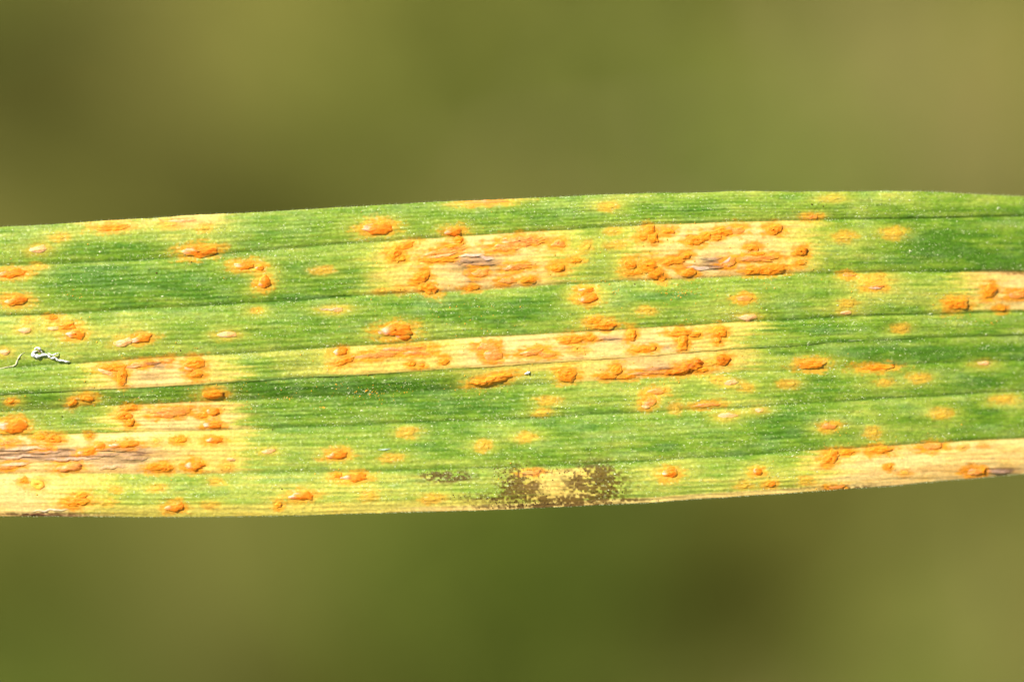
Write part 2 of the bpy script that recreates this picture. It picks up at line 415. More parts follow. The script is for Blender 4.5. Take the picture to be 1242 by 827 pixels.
light = [(30, 400, 70, 22, .35), (160, 400, 90, 22, .3), (60, 425, 60, 12, .3), (380, 590, 100, 30, .3), (240, 595, 160, 24, .25), (480, 600, 120, 20, .25), (350, 535, 60, 20, .2), (50, 465, 60, 10, .15),
         (250, 285, 70, 12, .3), (330, 345, 60, 10, .2), (460, 300, 30, 30, .25), (730, 310, 40, 30, .12), (730, 380, 60, 20, .35), (1060, 350, 60, 20, .4), (1150, 355, 50, 22, .35), (880, 372, 60, 12, .2),
         (950, 300, 60, 30, .3), (860, 480, 80, 18, .25), (930, 490, 40, 10, .2), (760, 500, 60, 18, .2), (860, 580, 120, 18, .4), (760, 590, 60, 20, .4), (960, 440, 50, 10, .2), (1080, 240, 120, 6, .2), (330, 430, 50, 8, .25),
         (560, 440, 60, 8, .1), (640, 458, 60, 9, .5), (780, 565, 60, 8, .2), (950, 575, 50, 20, .3), (400, 375, 40, 10, .3), (1030, 300, 40, 16, .25), (600, 585, 60, 20, .15), (20, 300, 40, 20, .1), (1140, 500, 40, 14, .25), (1220, 488, 40, 10, .25)]
g += .30 * (fbm(X / 40, Y / 17, 26) - .5) * 2 * (.35 + .65 * sm(750, 950, X))
wob = .55 + .9 * fbm(X / 45, Y / 4, 25)
for a in dark: g -= a[4] * .85 * wob * gauss(*a[:4])
for a in light: g += a[4] * .85 * wob * gauss(*a[:4])
g = np.clip(g, 0, 1.15)
ramp_x = [0, .3, .6, .85, 1.15]
ramp = np.stack([alb(c) for c in ('5a861a', '7ea026', '9eb23c', 'b8c04a', 'd8ca54')])
C = np.stack([np.interp(g, ramp_x, ramp[:, i]) for i in range(3)], -1)
C = C * .94
# bluish bloom of wax
bloom = np.clip(fbm(X / 30, Y / 10, 31) * 2 - 1.05, 0, 1) * .5
C = mix(C, alb('98b468'), bloom * (g < .8))
# yellow halos
sid = np.floor(np.clip(S, 0, 7.999))


def col_s(x, y):
    ys = np.array([np.interp(x, XC, c) for c in CV])
    return float(np.interp(y, ys, np.arange(9)))


halo = np.zeros_like(g); stain = np.zeros_like(g); rsn = (vn(X / 3.2, Y / 2.4, 41) - .5); rsm = (fbm(X / 11, Y / 3.5, 43) - .5) * 1.3
for p in P:
    x0, y0, L, h, k = p[:5]; an = math.radians(p[5] if len(p) > 5 else 3)
    i0, i1 = np.searchsorted(XC, [x0 - L - 50, x0 + L + 50])
    xs = X[:, i0:i1] - x0; ys = Y[:, i0:i1] - y0
    u = xs * math.cos(an) - ys * math.sin(an); v = xs * math.sin(an) + ys * math.cos(an)
    s0 = int(min(col_s(x0, y0), 7.99))
    same = np.where(sid[:, i0:i1] == s0, 1.0, .4)
    st = {'f': .62, 'p': .55}.get(k, .85)
    hh = st * same * np.exp(-((u / (L * .5 + 11)) ** 2 + (v / (h * .5 + 5)) ** 2))
    halo[:, i0:i1] = 1 - (1 - halo[:, i0:i1]) * (1 - hh)
    d = np.sqrt((u / (L * .5 + 2.5)) ** 2 + (v / (h * .5 + 2.0)) ** 2) + rsn[:, i0:i1] * .6 + rsm[:, i0:i1]
    if y0 < 248 and x0 > 900: st_f = .35
    else: st_f = 1.0
    ss = st_f * (1 - sm(.7, 1.65, d)) * {'f': .62, 'p': .3, 'ring': .7}.get(k, .95)
    stain[:, i0:i1] = np.maximum(stain[:, i0:i1], ss)
halo = np.clip(halo * (.75 + .5 * vn(X / 9, Y / 3, 42)), 0, 1)
C = mix(C, alb('dcc848'), np.clip(halo * 1.0, 0, .85))

# dead, straw coloured stretches between two veins
chl = np.zeros_like(g); tan = np.zeros_like(g); yel = np.zeros_like(g)


def patch(x0, x1, c0, c1, s0, s1, amt=1.0, ytop=.05, soft=.03):
    """yellow from x0 to x1, straw coloured from c0 to c1, between vein positions s0 and s1"""
    global tan, yel, chl
    e = sm(s0 - soft, s0 + soft, S) * (1 - sm(s1 - soft, s1 + soft, S))
    my = sm(x0 - 18, x0 + 34, wx) * (1 - sm(x1 - 34, x1 + 18, wx)) * e
    mt = sm(c0 - 34, c0 + 34, wx) * (1 - sm(c1 - 34, c1 + 34, wx)) * e
    far = sm(x0 - 45, x0 + 20, wx) * (1 - sm(x1 - 20, x1 + 45, wx)) * e
    chl = np.maximum(chl, far * amt); yel = np.maximum(yel, my * amt); tan = np.maximum(tan, mt * amt)


patch(462, 690, 520, 655, 1, 2)
patch(762, 985, 792, 936, 1, 2)
patch(398, 912, 555, 838, 3, 4)
patch(680, 905, 745, 842, 4, 4.97)
patch(560, 700, 660, 660, 4, 4.4, .5)
patch(102, 282, 138, 246, 3, 4)
patch(134, 288, 165, 272, 5, 6)
patch(-2000, 300, -2000, 205, 6, 7)
patch(-2000, 122, -2000, 70, 7, 8, .95)
patch(1170, 1500, 1208, 1500, 2, 2.93)
patch(975, 3300, 1020, 3300, 7, 8)
patch(622, 722, 672, 684, 7.1, 7.95, .8)
patch(198, 268, 206, 262, -.2, .28, .8, soft=.12)
patch(110, 165, 118, 150, -.2, .22, .6, soft=.1)
patch(560, 635, 570, 620, -.2, .13, .6, soft=.06)
patch(60, 620, 2000, 2000, 7.72, 8.2, .55, soft=.1)
patch(400, 1000, 480, 1000, 7.88, 8.2, .7, soft=.04)
patch(330, 600, 2000, 2000, 3, 4, .22)
yel = np.clip(yel, 0, 1)
fib = vn(X / 55, Y / 2.2, 61); ov_ = np.maximum(yel, tan)
C = mix(C, alb('c8c840'), chl * .7)
C = mix(C, alb('f6d064') * (1 + .10 * (fib - .5))[..., None], yel * .93)
tcol = mix(np.broadcast_to(alb('ffda86'), C.shape), alb('fac674'), np.clip(fbm(X / 60, Y / 5, 62) * 2.2 - .7, 0, 1))
C = mix(C, tcol, np.clip(tan, 0, 1) * (.80 + .16 * fib))
C = mix(C, alb('f8b440'), np.clip(fbm(X / 34, Y / 7, 88) * 2.4 - 1.15, 0, 1) * .5 * ov_)
# greyish mauve, collapsed centres
grey = np.zeros_like(g)
for a in [(575, 318, 30, 9, .9), (574, 335, 13, 12, .5), (872, 320, 22, 8, 1.), (848, 324, 20, 8, .4), (186, 442, 22, 6, .6), (180, 455, 20, 8, .3), (60, 551, 120, 8, .95),
          (150, 549, 38, 8, .9), (140, 560, 50, 8, .5), (1216, 572, 24, 5, .8), (735, 411, 28, 4, .6), (800, 446, 30, 6, .5), (20, 545, 60, 8, .6), (800, 422, 22, 3, .5), (70, 626, 60, 4, .6), (1226, 330, 30, 3, .4)]:
    grey = np.maximum(grey, a[4] * gauss(*a[:4]) * sm(-.3, .2, vn(X / 20, Y / 1.8, 63) - .15))
crack = grey * sm(.62, .8, vn(X / 34, Y / 1.25, 87))
C = mix(C, mix(np.broadcast_to(alb('c09468'), C.shape), alb('70492c'), sm(.45, .8, vn(X / 26, Y / 1.6, 64))), np.clip(grey * 1.45, 0, .92))
C = mix(C, alb('5e3c20'), np.clip(crack, 0, 1) * .75)
Wz_crack = crack
# rust stain under and round the pustules
ov = np.maximum(yel, tan)
C = mix(C, mix(np.broadcast_to(alb('f6a61e'), C.shape), alb('fe900e'), rsn + .5), stain * (.7 + .28 * ov))
# brown mould bloom and brown margin
br = np.zeros_like(g)
for a in [(540, 578, 30, 7, .8), (630, 590, 27, 24, .75), (722, 587, 34, 24, .85), (690, 606, 70, 6, .6), (600, 603, 50, 6, .45), (650, 572, 40, 4, .4), (850, 611, 200, 3, .4), (1110, 592, 160, 3, .5),
          (690, 614, 110, 4, .8), (45, 624, 60, 3, .6), (215, 267, 30, 3, .25), (1240, 331, 18, 2.5, .4), (700, 617, 60, 2.5, 1.2), (740, 606, 40, 2.5, .8)]:
    br = np.maximum(br, a[4] * gauss(*a[:4]))
br = br * sm(.36, .70, vn(X / 2.7, Y / 2.3, 65) * .62 + vn(X / 10, Y / 5, 66) * .38 + br * .2)
C = mix(C, alb('5c380a'), np.clip(br * 2.2, 0, .84))
# vein lines: darker green over living tissue, brownish over dead
for k in range(1, 8):
    d = np.abs(Y - CV[k][None, :])
    strength = [0, .5, .62, .6, .35, .35, .55, .5][k] * (.7 + .5 * vn(X / 40, Y * 0 + k, 67))
    m = np.exp(-(d / 1.3) ** 2) * strength
    C = mix(C, np.where((ov > .5)[..., None], alb('b98b34'), alb('3f6b12')), m * np.where(ov > .5, .7, 1))
for k, f, st in ((2, .45, .2), (2, .7, .15), (6, .5, .22), (7, .68, .3), (0, .5, .2), (1, .5, .14), (3, .45, .25), (5, .5, .15)):     # minor veins
    sl = k + f
    C = mix(C, alb('5d8a1e'), np.exp(-((S - sl) / .025) ** 2) * st * (1 - tan) * sm(.35, .6, vn(X / 90, Y * 0 + 3 * k, 68)))
foc = 1 - .75 * sm(900, 1150, X)
nrib = np.array([9, 11, 10, 6, 4, 7, 9, 9])[sid.astype(int)]
rib = foc * np.cos(2 * np.pi * (S * nrib + .35 * (vn(X / 120, S * 3, 75) - .5)))
C = C * (1 + .05 * rib * (.3 + vn(X / 50, S * 6, 76)))[..., None]
spk = (.45 + .75 * np.clip(rib, 0, 1)) * sm(.74, .92, vn(X / 1.9, Y / 1.6, 71)) * (1 - ov) * (.2 + .9 * fbm(X / 40, Y / 9, 72))
C = mix(C, alb('dfe69a'), np.clip(spk * .7, 0, .5))
C = C * (1 + .20 * (fbm(X / 5, Y / 3, 73) - .5) + .24 * (vn(X / 2.6, Y / 2.1, 69) - .5) + .10 * (vn(X / 24, Y / 1.7, 70) - .5))[..., None]

# ---- relief of the blade (in photo pixels)
Wz = np.zeros_like(g)
fr = S - sid
bulge = np.array([2.2, 3.0, 3.0, 1.6, .8, 1.6, 2.4, 2.4])[sid.astype(int)]
Wz += bulge * np.sin(np.pi * fr) ** .8
for k in range(1, 8):
    Wz -= np.exp(-((Y - CV[k][None, :]) / 1.8) ** 2) * [0, 1.3, 1.5, 1.3, .0, .8, 1.2, 1.2][k]
Wz += np.exp(-((Y - CV[4][None, :] + 2) / 3) ** 2) * 1.2                       # the midrib stands proud
fold = 10.5 * np.clip(sm(-200, 60, X) * .95 * (1 - .35 * sm(90, 150, X) * (1 - sm(200, 270, X))) * (1 - sm(520, 720, X)) + .16, 0, 1)
fy = (Y - CV[4][None, :]) / (CV[5] - CV[4])[None, :]
prof = np.where(fy < -.2, 0, -sm(-.2, 1.6, fy)) + np.where(fy > 1.6, sm(1.6, 7.5, fy) * .9, 0)
Wz += fold * prof
tt = (Y - CV[0][None, :]) / (CV[8] - CV[0])[None, :]
Wz -= 7 * np.clip(.12 - tt, 0, 1) ** 2 * 90 * .4 + 6 * np.clip(tt - .93, 0, 1) ** 2 * 160 * .5
alive = 1 - np.clip(tan, 0, 1)
Wz += (.22 + .2 * alive) * (vn(X / 2.4, Y / 2.0, 81) - .5) + .5 * (vn(X / 34, Y / 1.9, 82) - .5) + .9 * (fbm(X / 60, Y / 9, 83) - .5)
Wz += alive * .4 * sm(.72, .95, vn(X / 3.1, Y / 2.6, 84))
Wz += .26 * rib * (.2 + vn(X / 50, S * 6, 76))
Wz -= Wz_crack * 1.4
Wz += grey * 2.2 * (vn(X / 30, Y / 2.2, 85) - .5)
Wz += tan * .8 * (vn(X / 46, Y / 3.0, 86) - .5)
bend = -(np.clip(X - 850, 0, 600) / 392) ** 2 * 38 - (np.clip(300 - X, 0, 500) / 300) ** 2 * 5
ext = np.clip(X - 1450, 0, None); exl = np.clip(-150 - X, 0, None)
bend = bend - .13 * ext - ext ** 2 * .00018 - .05 * exl
drop = -ext ** 2 * .00012
Wz += bend

thick = 4.5
edge = np.minimum(tt, 1 - tt)
pts_top = np.stack([(X - 621) * PX, (413.5 - Y + drop) * PX, Wz * PX], -1)
# underside: a coarser set of rows closes the section
bs = np.array([8.0, 7.96, 7.8, 7, 6, 5, 4, 3, 2, 1, .2, .04, 0.0])
ib = [int(np.argmin(np.abs(SR - s))) for s in bs]
low = []
for j, i in enumerate(ib):
    q = pts_top[i].copy()
    t_ = thick * (0.35 if j in (0, len(ib) - 1) else .8 if j in (1, len(ib) - 2) else 1.0 + (1.5 if bs[j] == 4 else 0))
    q[:, 2] -= t_ * PX
    low.append(q)
rows = np.concatenate([pts_top, np.stack(low), pts_top[:1]], 0)
cl = np.concatenate([C, C[ib] * .9, C[:1]], 0)
leaf = bpy.data.objects.new("cereal_leaf", None); col.objects.link(leaf)
leaf.empty_display_size = .005
leaf.matrix_world = LEAF_MAT
leaf["label"] = "long green and yellow cereal leaf blade crossing the picture, covered in orange rust pustules"
leaf["category"] = "leaf"
nrow = rows.shape[0]
v = rows.reshape(-1, 3)
f = grid_faces(nrow, NC)
f = np.where(f >= (nrow - 1) * NC, f - (nrow - 1) * NC, f)
v = v[:(nrow - 1) * NC]
blade = mesh_np("leaf_blade", v, f, M_leaf, leaf, cols=np.clip(cl.reshape(-1, 3)[:(nrow - 1) * NC], 0, .9))

F0, F1 = NL, NL + len(fine)
Yf = Y[:, F0:F1]; Wf = Wz[:, F0:F1]; Cf = C[:, F0:F1]


def surf(x, y):
    """height of the blade (px) at photo positions x, y (arrays)"""
    x = np.atleast_1d(x).astype(float); y = np.atleast_1d(y).astype(float)
    c = np.clip((x - x_lo) / STEP, 0, len(fine) - 2); i = c.astype(int); o = np.empty(len(x))
    for n in range(len(x)):
        a = np.interp(y[n], Yf[:, i[n]], Wf[:, i[n]]); b2 = np.interp(y[n], Yf[:, i[n] + 1], Wf[:, i[n] + 1])
        o[n] = a + (b2 - a) * (c[n] - i[n])
    return o


def to_loc(x, y, w): return np.stack([(x - 621) * PX, (413.5 - y) * PX, w * PX], -1)


# ---- veins: a thin cord lying in each furrow
for k in range(1, 8):
    xs = np.arange(x_lo + 2, x_hi - 4, 3.3)
    yc = np.interp(xs, XC, CV[k])
    rad = [0, .9, 1.0, .95, 1.5, .8, .9, .85][k]
    ring = []
    w0 = surf(xs, yc)
    w0 = np.convolve(np.pad(w0, 3, 'edge'), np.ones(7) / 7, 'valid')
    ang = np.linspace(0, np.pi, 6)
    for a in ang:
        rr = rad * (.8 + .4 * vn(xs / 14, xs * 0 + k, 91))
        ring.append(to_loc(xs, yc - np.cos(a) * rr, w0 - .95 + np.sin(a) * rr * .9))
    vv = np.stack(ring)
    ci = np.clip(((xs - x_lo) / STEP).astype(int), 0, len(fine) - 1)
    ri = int(np.argmin(np.abs(SR - k)))
    cc = np.broadcast_to(Cf[ri, ci] * (.92 if k == 4 else .8), vv.shape)
    o = mesh_np("vein", vv.reshape(-1, 3), grid_faces(6, len(xs)), M_vein, leaf, cols=cc.reshape(-1, 3))

# ---- pustules
base = {'o': ('ffa41a', 'fa8810'), 'g': ('ff9e1e', 'fa8210'), 'p': ('fcc888', 'f8b060'), 's': ('ffac54', 'fb9030'), 'f': ('f4bc34', 'ecc044'),
        'd': ('ffa41c', 'ec800c'), 'd2': ('ffb060', 'fc9838'), 'd3': ('ff9a18', 'f27c0c'), 'ring': ('ffb428', 'ffc44c'), 'ridge': ('ffa82c', 'ff981c')}
relief = {'o': .16, 'g': .21, 'p': .15, 's': .11, 'f': .05, 'd': .24, 'd2': .24, 'd3': .26, 'ring': .2, 'ridge': .42}
for n, p in enumerate(P):
    x0, y0, L, h, k = p[:5]; an = math.radians(p[5] if len(p) > 5 else 3)
    na = int(np.clip(L * 1.1, 22, 60)); nr = int(np.clip(h * .8, 6, 13))
    th = np.linspace(0, 2 * np.pi, na, endpoint=False)
    rough = {'o': .20, 'g': .15, 'p': .14, 's': .2, 'f': .18, 'd': .15, 'd2': .1, 'd3': .24, 'ring': .1, 'ridge': .16}[k]
    bd = 1 + rough * 2 * (vn(np.cos(th) * 2.2 + n * 7.1, np.sin(th) * 2.2 + 3, 101) - .5) + rough * 1.3 * (vn(np.cos(th) * 5 * (L / 30) + n * 3.1, np.sin(th) * 5, 102) - .5)
    ct, st = np.cos(th), np.sin(th)
    e = 2 / (2.1 if k in ('g', 'p', 's') else 2.4)
    ex = np.sign(ct) * np.abs(ct) ** e; ey = np.sign(st) * np.abs(st) ** e
    r = np.linspace(0, 1, nr + 1)[1:]
    rr = 1 - (1 - r) ** 1.35
    U = (rr[:, None] * bd * ex) * L * .5; V = (rr[:, None] * bd * ey) * h * .5
    tap = {'g': .42, 'p': .3, 's': .3, 'd2': .3}.get(k, .1) * (.5 + rng.random())
    V = V * (1 + tap * np.clip(U / (L * .5), -1, 1) * .8) + (vn(U / 7 + n, U * 0, 110) - .5) * h * .22
    U = np.concatenate([[0], U.ravel()]); V = np.concatenate([[0], V.ravel()])
    RR = np.concatenate([[0], np.repeat(rr, na)])
    xx = x0 + U * math.cos(an) + V * math.sin(an); yy = y0 - U * math.sin(an) + V * math.cos(an)
    ridge_h = relief[k] * min(h, 15)
    un = U / (L * .5)
    hgt = ridge_h * np.clip(1 - RR ** 2.2, 0, 1) ** .85 * (1 + .28 * un)
    if k == 'ring': hgt -= ridge_h * .8 * np.exp(-(RR / .45) ** 2)
    am = {'o': 1.0, 's': .55, 'd3': 1.3, 'ridge': 1.5, 'd': .8}.get(k, .5)
    inner = 1 - RR ** 4
    hgt += am * inner * ((vn(xx / 2.3, yy / 1.8, 103) - .5) * 1.4 + (vn(xx / 5, yy / 2.4, 104) - .5) * 1.2)
    xs_, ys_ = xx, yy
    w = surf(xs_, ys_)
    w = .55 * w + .45 * np.mean(w)  if k not in ('f',) else w
    w = np.where(RR > .93, surf(xs_, ys_) - .45, w + hgt)
    c0, c1 = (alb(c) for c in base[k])
    m = np.clip(vn(xx / 4, yy / 2.6, 105) * .9 + .25 * RR, 0, 1)
    cc = mix(np.broadcast_to(c0, (len(xx), 3)), c1, m)
    if k in ('g', 'p', 's', 'd2'):                     # pale torn leaf skin and painted highlight over the left end and the crest
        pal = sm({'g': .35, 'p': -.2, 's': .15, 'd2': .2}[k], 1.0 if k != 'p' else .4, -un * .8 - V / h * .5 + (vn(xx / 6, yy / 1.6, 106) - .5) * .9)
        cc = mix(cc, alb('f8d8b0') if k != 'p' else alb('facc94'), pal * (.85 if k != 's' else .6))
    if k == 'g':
        glint = np.exp(-(((un + .62) / .2) ** 2 + ((V / h + .05) / .22) ** 2))  # glint of sunlight painted near white on the left end
        cc = mix(cc, alb('ffe8d0'), glint * (.15 + .5 * rng.random()))
    if k in ('o', 's', 'd', 'd3', 'f', 'ring', 'g', 'p', 'd2'):          # powder thins out at the rim over the skin
        ii = np.clip(((xx - x_lo) / STEP).astype(int), 0, len(fine) - 1)
        skin = np.stack([Cf[int(np.argmin(np.abs(Yf[:, q] - yv))), q] for q, yv in zip(ii, yy)])
        cc = mix(cc, skin, np.clip(sm(.55 if k in 'osf' else .78, 1.0, RR + (vn(xx / 4, yy / 2, 109) - .5) * .6) * .95, 0, 1))
    if k in ('d', 'd2', 'ring'):
        cc = mix(cc, alb('8a4a14'), sm(.5, 1.0, un + (vn(xx / 3, yy / 2, 107) - .5) * .5) * (.75 if k != 'ring' else .1))
    if k == 'd3':
        cc = mix(cc, alb('b05a10'), sm(.6, .85, vn(xx / 5, yy / 2.4, 108)) * .7)
    if k == 'f':                                        # low swellings still under the green skin
        cc = mix(cc, skin, np.clip(.25 + .75 * RR ** 1.2, 0, 1))
    vv = to_loc(xx, yy, w)
    fa = []
    idx = 1 + np.arange(nr * na).reshape(nr, na)
    nxt = np.roll(idx, -1, 1)
    tri0 = np.stack([np.zeros(na, int), idx[0], nxt[0]], -1)
    q = np.stack([idx[:-1], idx[1:], nxt[1:], nxt[:-1]], -1).reshape(-1, 4)
    tris = np.concatenate([tri0, q[:, [0, 1, 2]], q[:, [0, 2, 3]]], 0)[:, ::-1]
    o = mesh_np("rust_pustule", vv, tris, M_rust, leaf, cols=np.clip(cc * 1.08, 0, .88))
    if k == 'p': o["label"] = "pale pinkish unopened pustule"
    elif k == 'f': o["label"] = "faint yellow swelling under the skin"
    elif k in ('d', 'd2'): o["label"] = "orange pustule with a dark brown right end"
    elif k == 'd3': o["label"] = "deep reddish orange crumbling pustule"
    elif k == 'ring': o["label"] = "ring shaped orange pustule with a sunken centre"
    elif k == 'ridge': o["label"] = "tall orange ridge of spores on dark green skin"


# ---- slivers of dead skin torn up along the collapsed stretches
def sliver(x0, y0, L, h, lift, c0, c1, an=3, seed=0):
    an = math.radians(an); nu, nv_ = max(int(L / 1.6), 8), 5
    u = np.linspace(-1, 1, nu); t = np.linspace(-1, 1, nv_)
    Ug, Tg = np.meshgrid(u, t, indexing='ij')
    half = h * .5 * np.clip(1 - np.abs(Ug) ** 2.2, 0.02, 1) ** .7
    a = Ug * L * .5; b2 = Tg * half + (vn(a / 7 + seed, a * 0, 120) - .5) * 3
    xx = x0 + a * math.cos(an) + b2 * math.sin(an); yy = y0 - a * math.sin(an) + b2 * math.cos(an)
    w = surf(xx.ravel(), yy.ravel()).reshape(xx.shape)
    w = w + .2 + lift * .32 * (1 + Tg) * .5 * (1 - Ug ** 2) + .45 * (1 - Tg ** 2) * (1 - Ug ** 2) + (vn(xx / 4, yy / 2, 121) - .5) * .8 * (1 - Ug ** 2)
    cc = mix(np.broadcast_to(alb(c0), xx.shape + (3,)), alb(c1), vn(xx / 8, yy / 1.4, 122))
    ii = np.clip(((xx - x_lo) / STEP).astype(int), 0, len(fine) - 1)
    skin = np.array([[Cf[int(np.argmin(np.abs(Yf[:, q_] - y_))), q_] for q_, y_ in zip(a_, b_)] for a_, b_ in zip(ii, yy)])
    cc = mix(cc, skin, np.clip(.2 + .8 * np.maximum(Ug ** 2, Tg ** 2 * .8), 0, 1))
    o = mesh_np("torn_skin", to_loc(xx, yy, w).reshape(-1, 3), grid_faces(nu, nv_, False)[:, ::-1], M_rust, leaf, cols=cc.reshape(-1, 3))
    return o


for i, a in enumerate([(30, 544, 60, 4.5, 3, 'fcdcb8', 'e0b080'), (85, 556, 80, 4, 2.5, 'f4ccaa', 'd0a078'), (20, 554, 60, 4, 3, 'f8d4b4', 'd0a074'), (120, 552, 50, 4, 2, 'e8bc8c', 'c09060'),
                       (142, 545, 42, 5, 2.5, 'c89c64', '986c38'), (165, 556, 40, 4, 2, 'd8a878', 'a87850'), (135, 566, 40, 5, 2, 'f0c898', 'dca874'), (15, 562, 44, 5, 3, 'fce0c0', 'e8a868'),
                       (60, 548, 44, 3, 2, 'd0a47c', 'a87850'), (572, 309, 34, 4, 2.5, 'fce0cc', 'd8b498', 6), (590, 313, 22, 5, 2.5, 'f8d8c0', 'd0a888', -8), (563, 318, 24, 4, 2, 'b8906c', '8c6844'),
                       (590, 321, 36, 2.4, 1.5, 'b8946c', '987048'), (536, 311, 40, 4, 2.5, 'fcd0a0', 'f0b878', 10), (862, 314, 30, 4, 2, 'b09070', '80684c', 2), (882, 316, 14, 4, 2.5, 'f8dcd0', 'd8b0a0', 35),
                       (868, 324, 24, 4, 2, 'a88468', '7c5c44'), (848, 325, 34, 5, 2.5, 'fce4cc', 'f0ccb0', 2), (182, 440, 34, 4, 2, 'a86c40', '804c2c', 6), (163, 444, 26, 4, 2, 'f0b484', 'd08850'),
                       (1216, 572, 36, 6, 2.5, 'dcb090', 'a88060', 2), (738, 411, 30, 3, 1.5, 'c89c6c', '9c7448', 6), (796, 447, 34, 4, 1.5, 'd8a878', '9c6c44', 5), (812, 447, 16, 4, 2, '7c4c20', '9c5c24'),
                       (1062, 348, 18, 3, 1.5, 'fcd8c8', 'f0b8a0', 2), (402, 375, 24, 2.4, 1.5, 'fce4c0', 'f4d8a4', 2), (60, 619, 50, 3, 1.5, 'f8e4cc', 'e8c8a0', 1), (45, 624, 40, 2.5, 1, 'a06848', '7c4828', 1),
                       (466, 545, 18, 2.2, 1, 'c8d8c8', 'a8c0a8', 0), (20, 366, 10, 3, 1, 'fce8d8', 'f8d8b8'), (11, 517, 16, 5, 2, 'fff0e4', 'fce0c0', 2), (150, 536, 26, 2, 1.2, 'fce8d0', 'f8d8a8', 3)]):
    sliver(*a[:7], *(a[7:8] or (3,)), seed=i * 5)


# ---- scattered grains: one joined part each
def grains(name, mat, xs, ys, size, elong=1.0, lift=.3, kindstuff=True, tint=None, label=None):
    n = len(xs)
    oc = np.array([[1, 0, 0], [-1, 0, 0], [0, 1, 0], [0, -1, 0], [0, 0, 1], [0, 0, -1]], float)
    of = np.array([[0, 2, 4], [2, 1, 4], [1, 3, 4], [3, 0, 4], [2, 0, 5], [1, 2, 5], [3, 1, 5], [0, 3, 5]])
    w = surf(xs, ys)
    a = rng.uniform(0, 6.28, n); ca, sa = np.cos(a), np.sin(a)
    q = oc[None] * np.stack([size * elong, size * rng.uniform(.7, 1.2, n), size * .8], -1)[:, None, :]
    q = q * rng.uniform(.75, 1.25, q.shape)
    qx = q[..., 0] * ca[:, None] - q[..., 1] * sa[:, None]; qy = q[..., 0] * sa[:, None] + q[..., 1] * ca[:, None]
    if np.any(np.asarray(elong) > 1.2): qx, qy = q[..., 0], q[..., 1]
    v = to_loc(xs[:, None] + qx, ys[:, None] + qy, w[:, None] + size[:, None] * lift + q[..., 2])
    f = (np.arange(n) * 6)[:, None, None] + of[None, :, ::-1]
    o = mesh_np(name, v.reshape(-1, 3), f.reshape(-1, 3), mat, leaf, smooth=False)
    o["kind"] = "stuff"
    if label: o["label"] = label
    return o


def s_y(x, s):
    ys = np.stack([np.interp(x, XC, c) for c in CV]); k = np.clip(s.astype(int), 0, 7); f_ = s - k
    i = np.arange(len(x)); return ys[k, i] * (1 - f_) + ys[k + 1, i] * f_


# pale papillae, thickest on the green parts and along the veins
n = 44000
xs = rng.uniform(-60, 1300, n); ss = rng.uniform(.02, 7.98, n)
ss = np.where(rng.random(n) < .25, np.clip(np.round(ss) + rng.normal(0, .07, n), .02, 7.98), ss)
ys = s_y(xs, ss)
ci = np.clip(((xs - x_lo) / STEP).astype(int), 0, len(fine) - 1); ri = np.clip(np.searchsorted(SR, ss), 0, NR - 1)
dead = np.maximum(yel, tan)[:, F0:F1][ri, ci]; st_ = stain[:, F0:F1][ri, ci]
keep = (rng.random(n) < (.10 + .75 * sm(.48, .72, fbm(xs / 40, ys / 7, 131)))) & (dead < .4) & (st_ < .3)
xs, ys = xs[keep], ys[keep]
grains("wax_papilla", M_wax, xs, ys, rng.gamma(2.2, .11, len(xs)) + .16, 1.8, -.1)
# orange spore dust
px_, py_ = [], []
for p in P:
    if p[4] in ('o', 'd3', 'ridge', 's', 'g'):
        m = int(rng.integers(3, 9)); px_ += list(p[0] + rng.normal(0, p[2] * .55 + 5, m)); py_ += list(p[1] + rng.normal(0, p[3] * .7 + 4, m))
m = 110; px_ += list(rng.normal(430, 100, m)); py_ += list(rng.normal(474, 12, m))
for (a, b2, r, m) in ((391, 494, 1.6, 14), (453, 475, 6, 30), (348, 483, 4, 12), (820, 356, 10, 24), (299, 496, 4, 8), (480, 383, 40, 20), (790, 350, 60, 30), (745, 352, 6, 12), (855, 357, 14, 18), (90, 357, 8, 16), (600, 394, 50, 30), (1185, 385, 20, 16), (15, 487, 6, 14)):
    px_ += list(rng.normal(a, r, m)); py_ += list(rng.normal(b2, r * .4, m))
xs = np.array(px_); ys = np.array(py_)
top = np.interp(xs, XC, CV[0]) + 3; bot = np.interp(xs, XC, CV[8]) - 3
k_ = (xs > -60) & (xs < 1300) & (ys > top) & (ys < bot); xs, ys = xs[k_], ys[k_]
grains("spore_dust", M_spore, xs, ys, rng.gamma(4, .11, len(xs)) + .2, 1.0, .2)
# brown mould
px_, py_ = [], []
for (a, b2, rx, ry, m) in ((548, 577, 12, 4, 60), (525, 575, 10, 2, 25), (620, 583, 10, 11, 90), (640, 595, 14, 8, 80), (715, 582, 17, 10, 150), (735, 596, 14, 6, 70), (680, 611, 60, 3, 240), (600, 604, 30, 2.5, 110), (660, 571, 40, 2, 90), (630, 612, 24, 3, 90)):
    px_ += list(rng.normal(a, rx, m)); py_ += list(rng.normal(b2, ry, m))
xs = np.array(px_); ys = np.array(py_)
v7 = np.interp(xs, XC, CV[7]); bot = np.interp(xs, XC, CV[8]) - 1.5
k_ = (ys > v7 - 3) & (ys < bot); xs, ys = xs[k_], ys[k_]
grains("mould_speck", M_mould, xs, ys, rng.gamma(4, .13, len(xs)) + .35, 1.0, -.3, label="dark brown mould specks by the lower margin")
# a few dark specks
xs = np.array([219, 330, 342, 232, 418, 985, 770, 999, 190, 74.]); ys = np.array([425, 521, 593, 318, 362, 248, 345, 250, 331, 505.])
grains("dark_speck", M_mould, xs, ys, np.full(len(xs), 1.2), 1.0, .2)

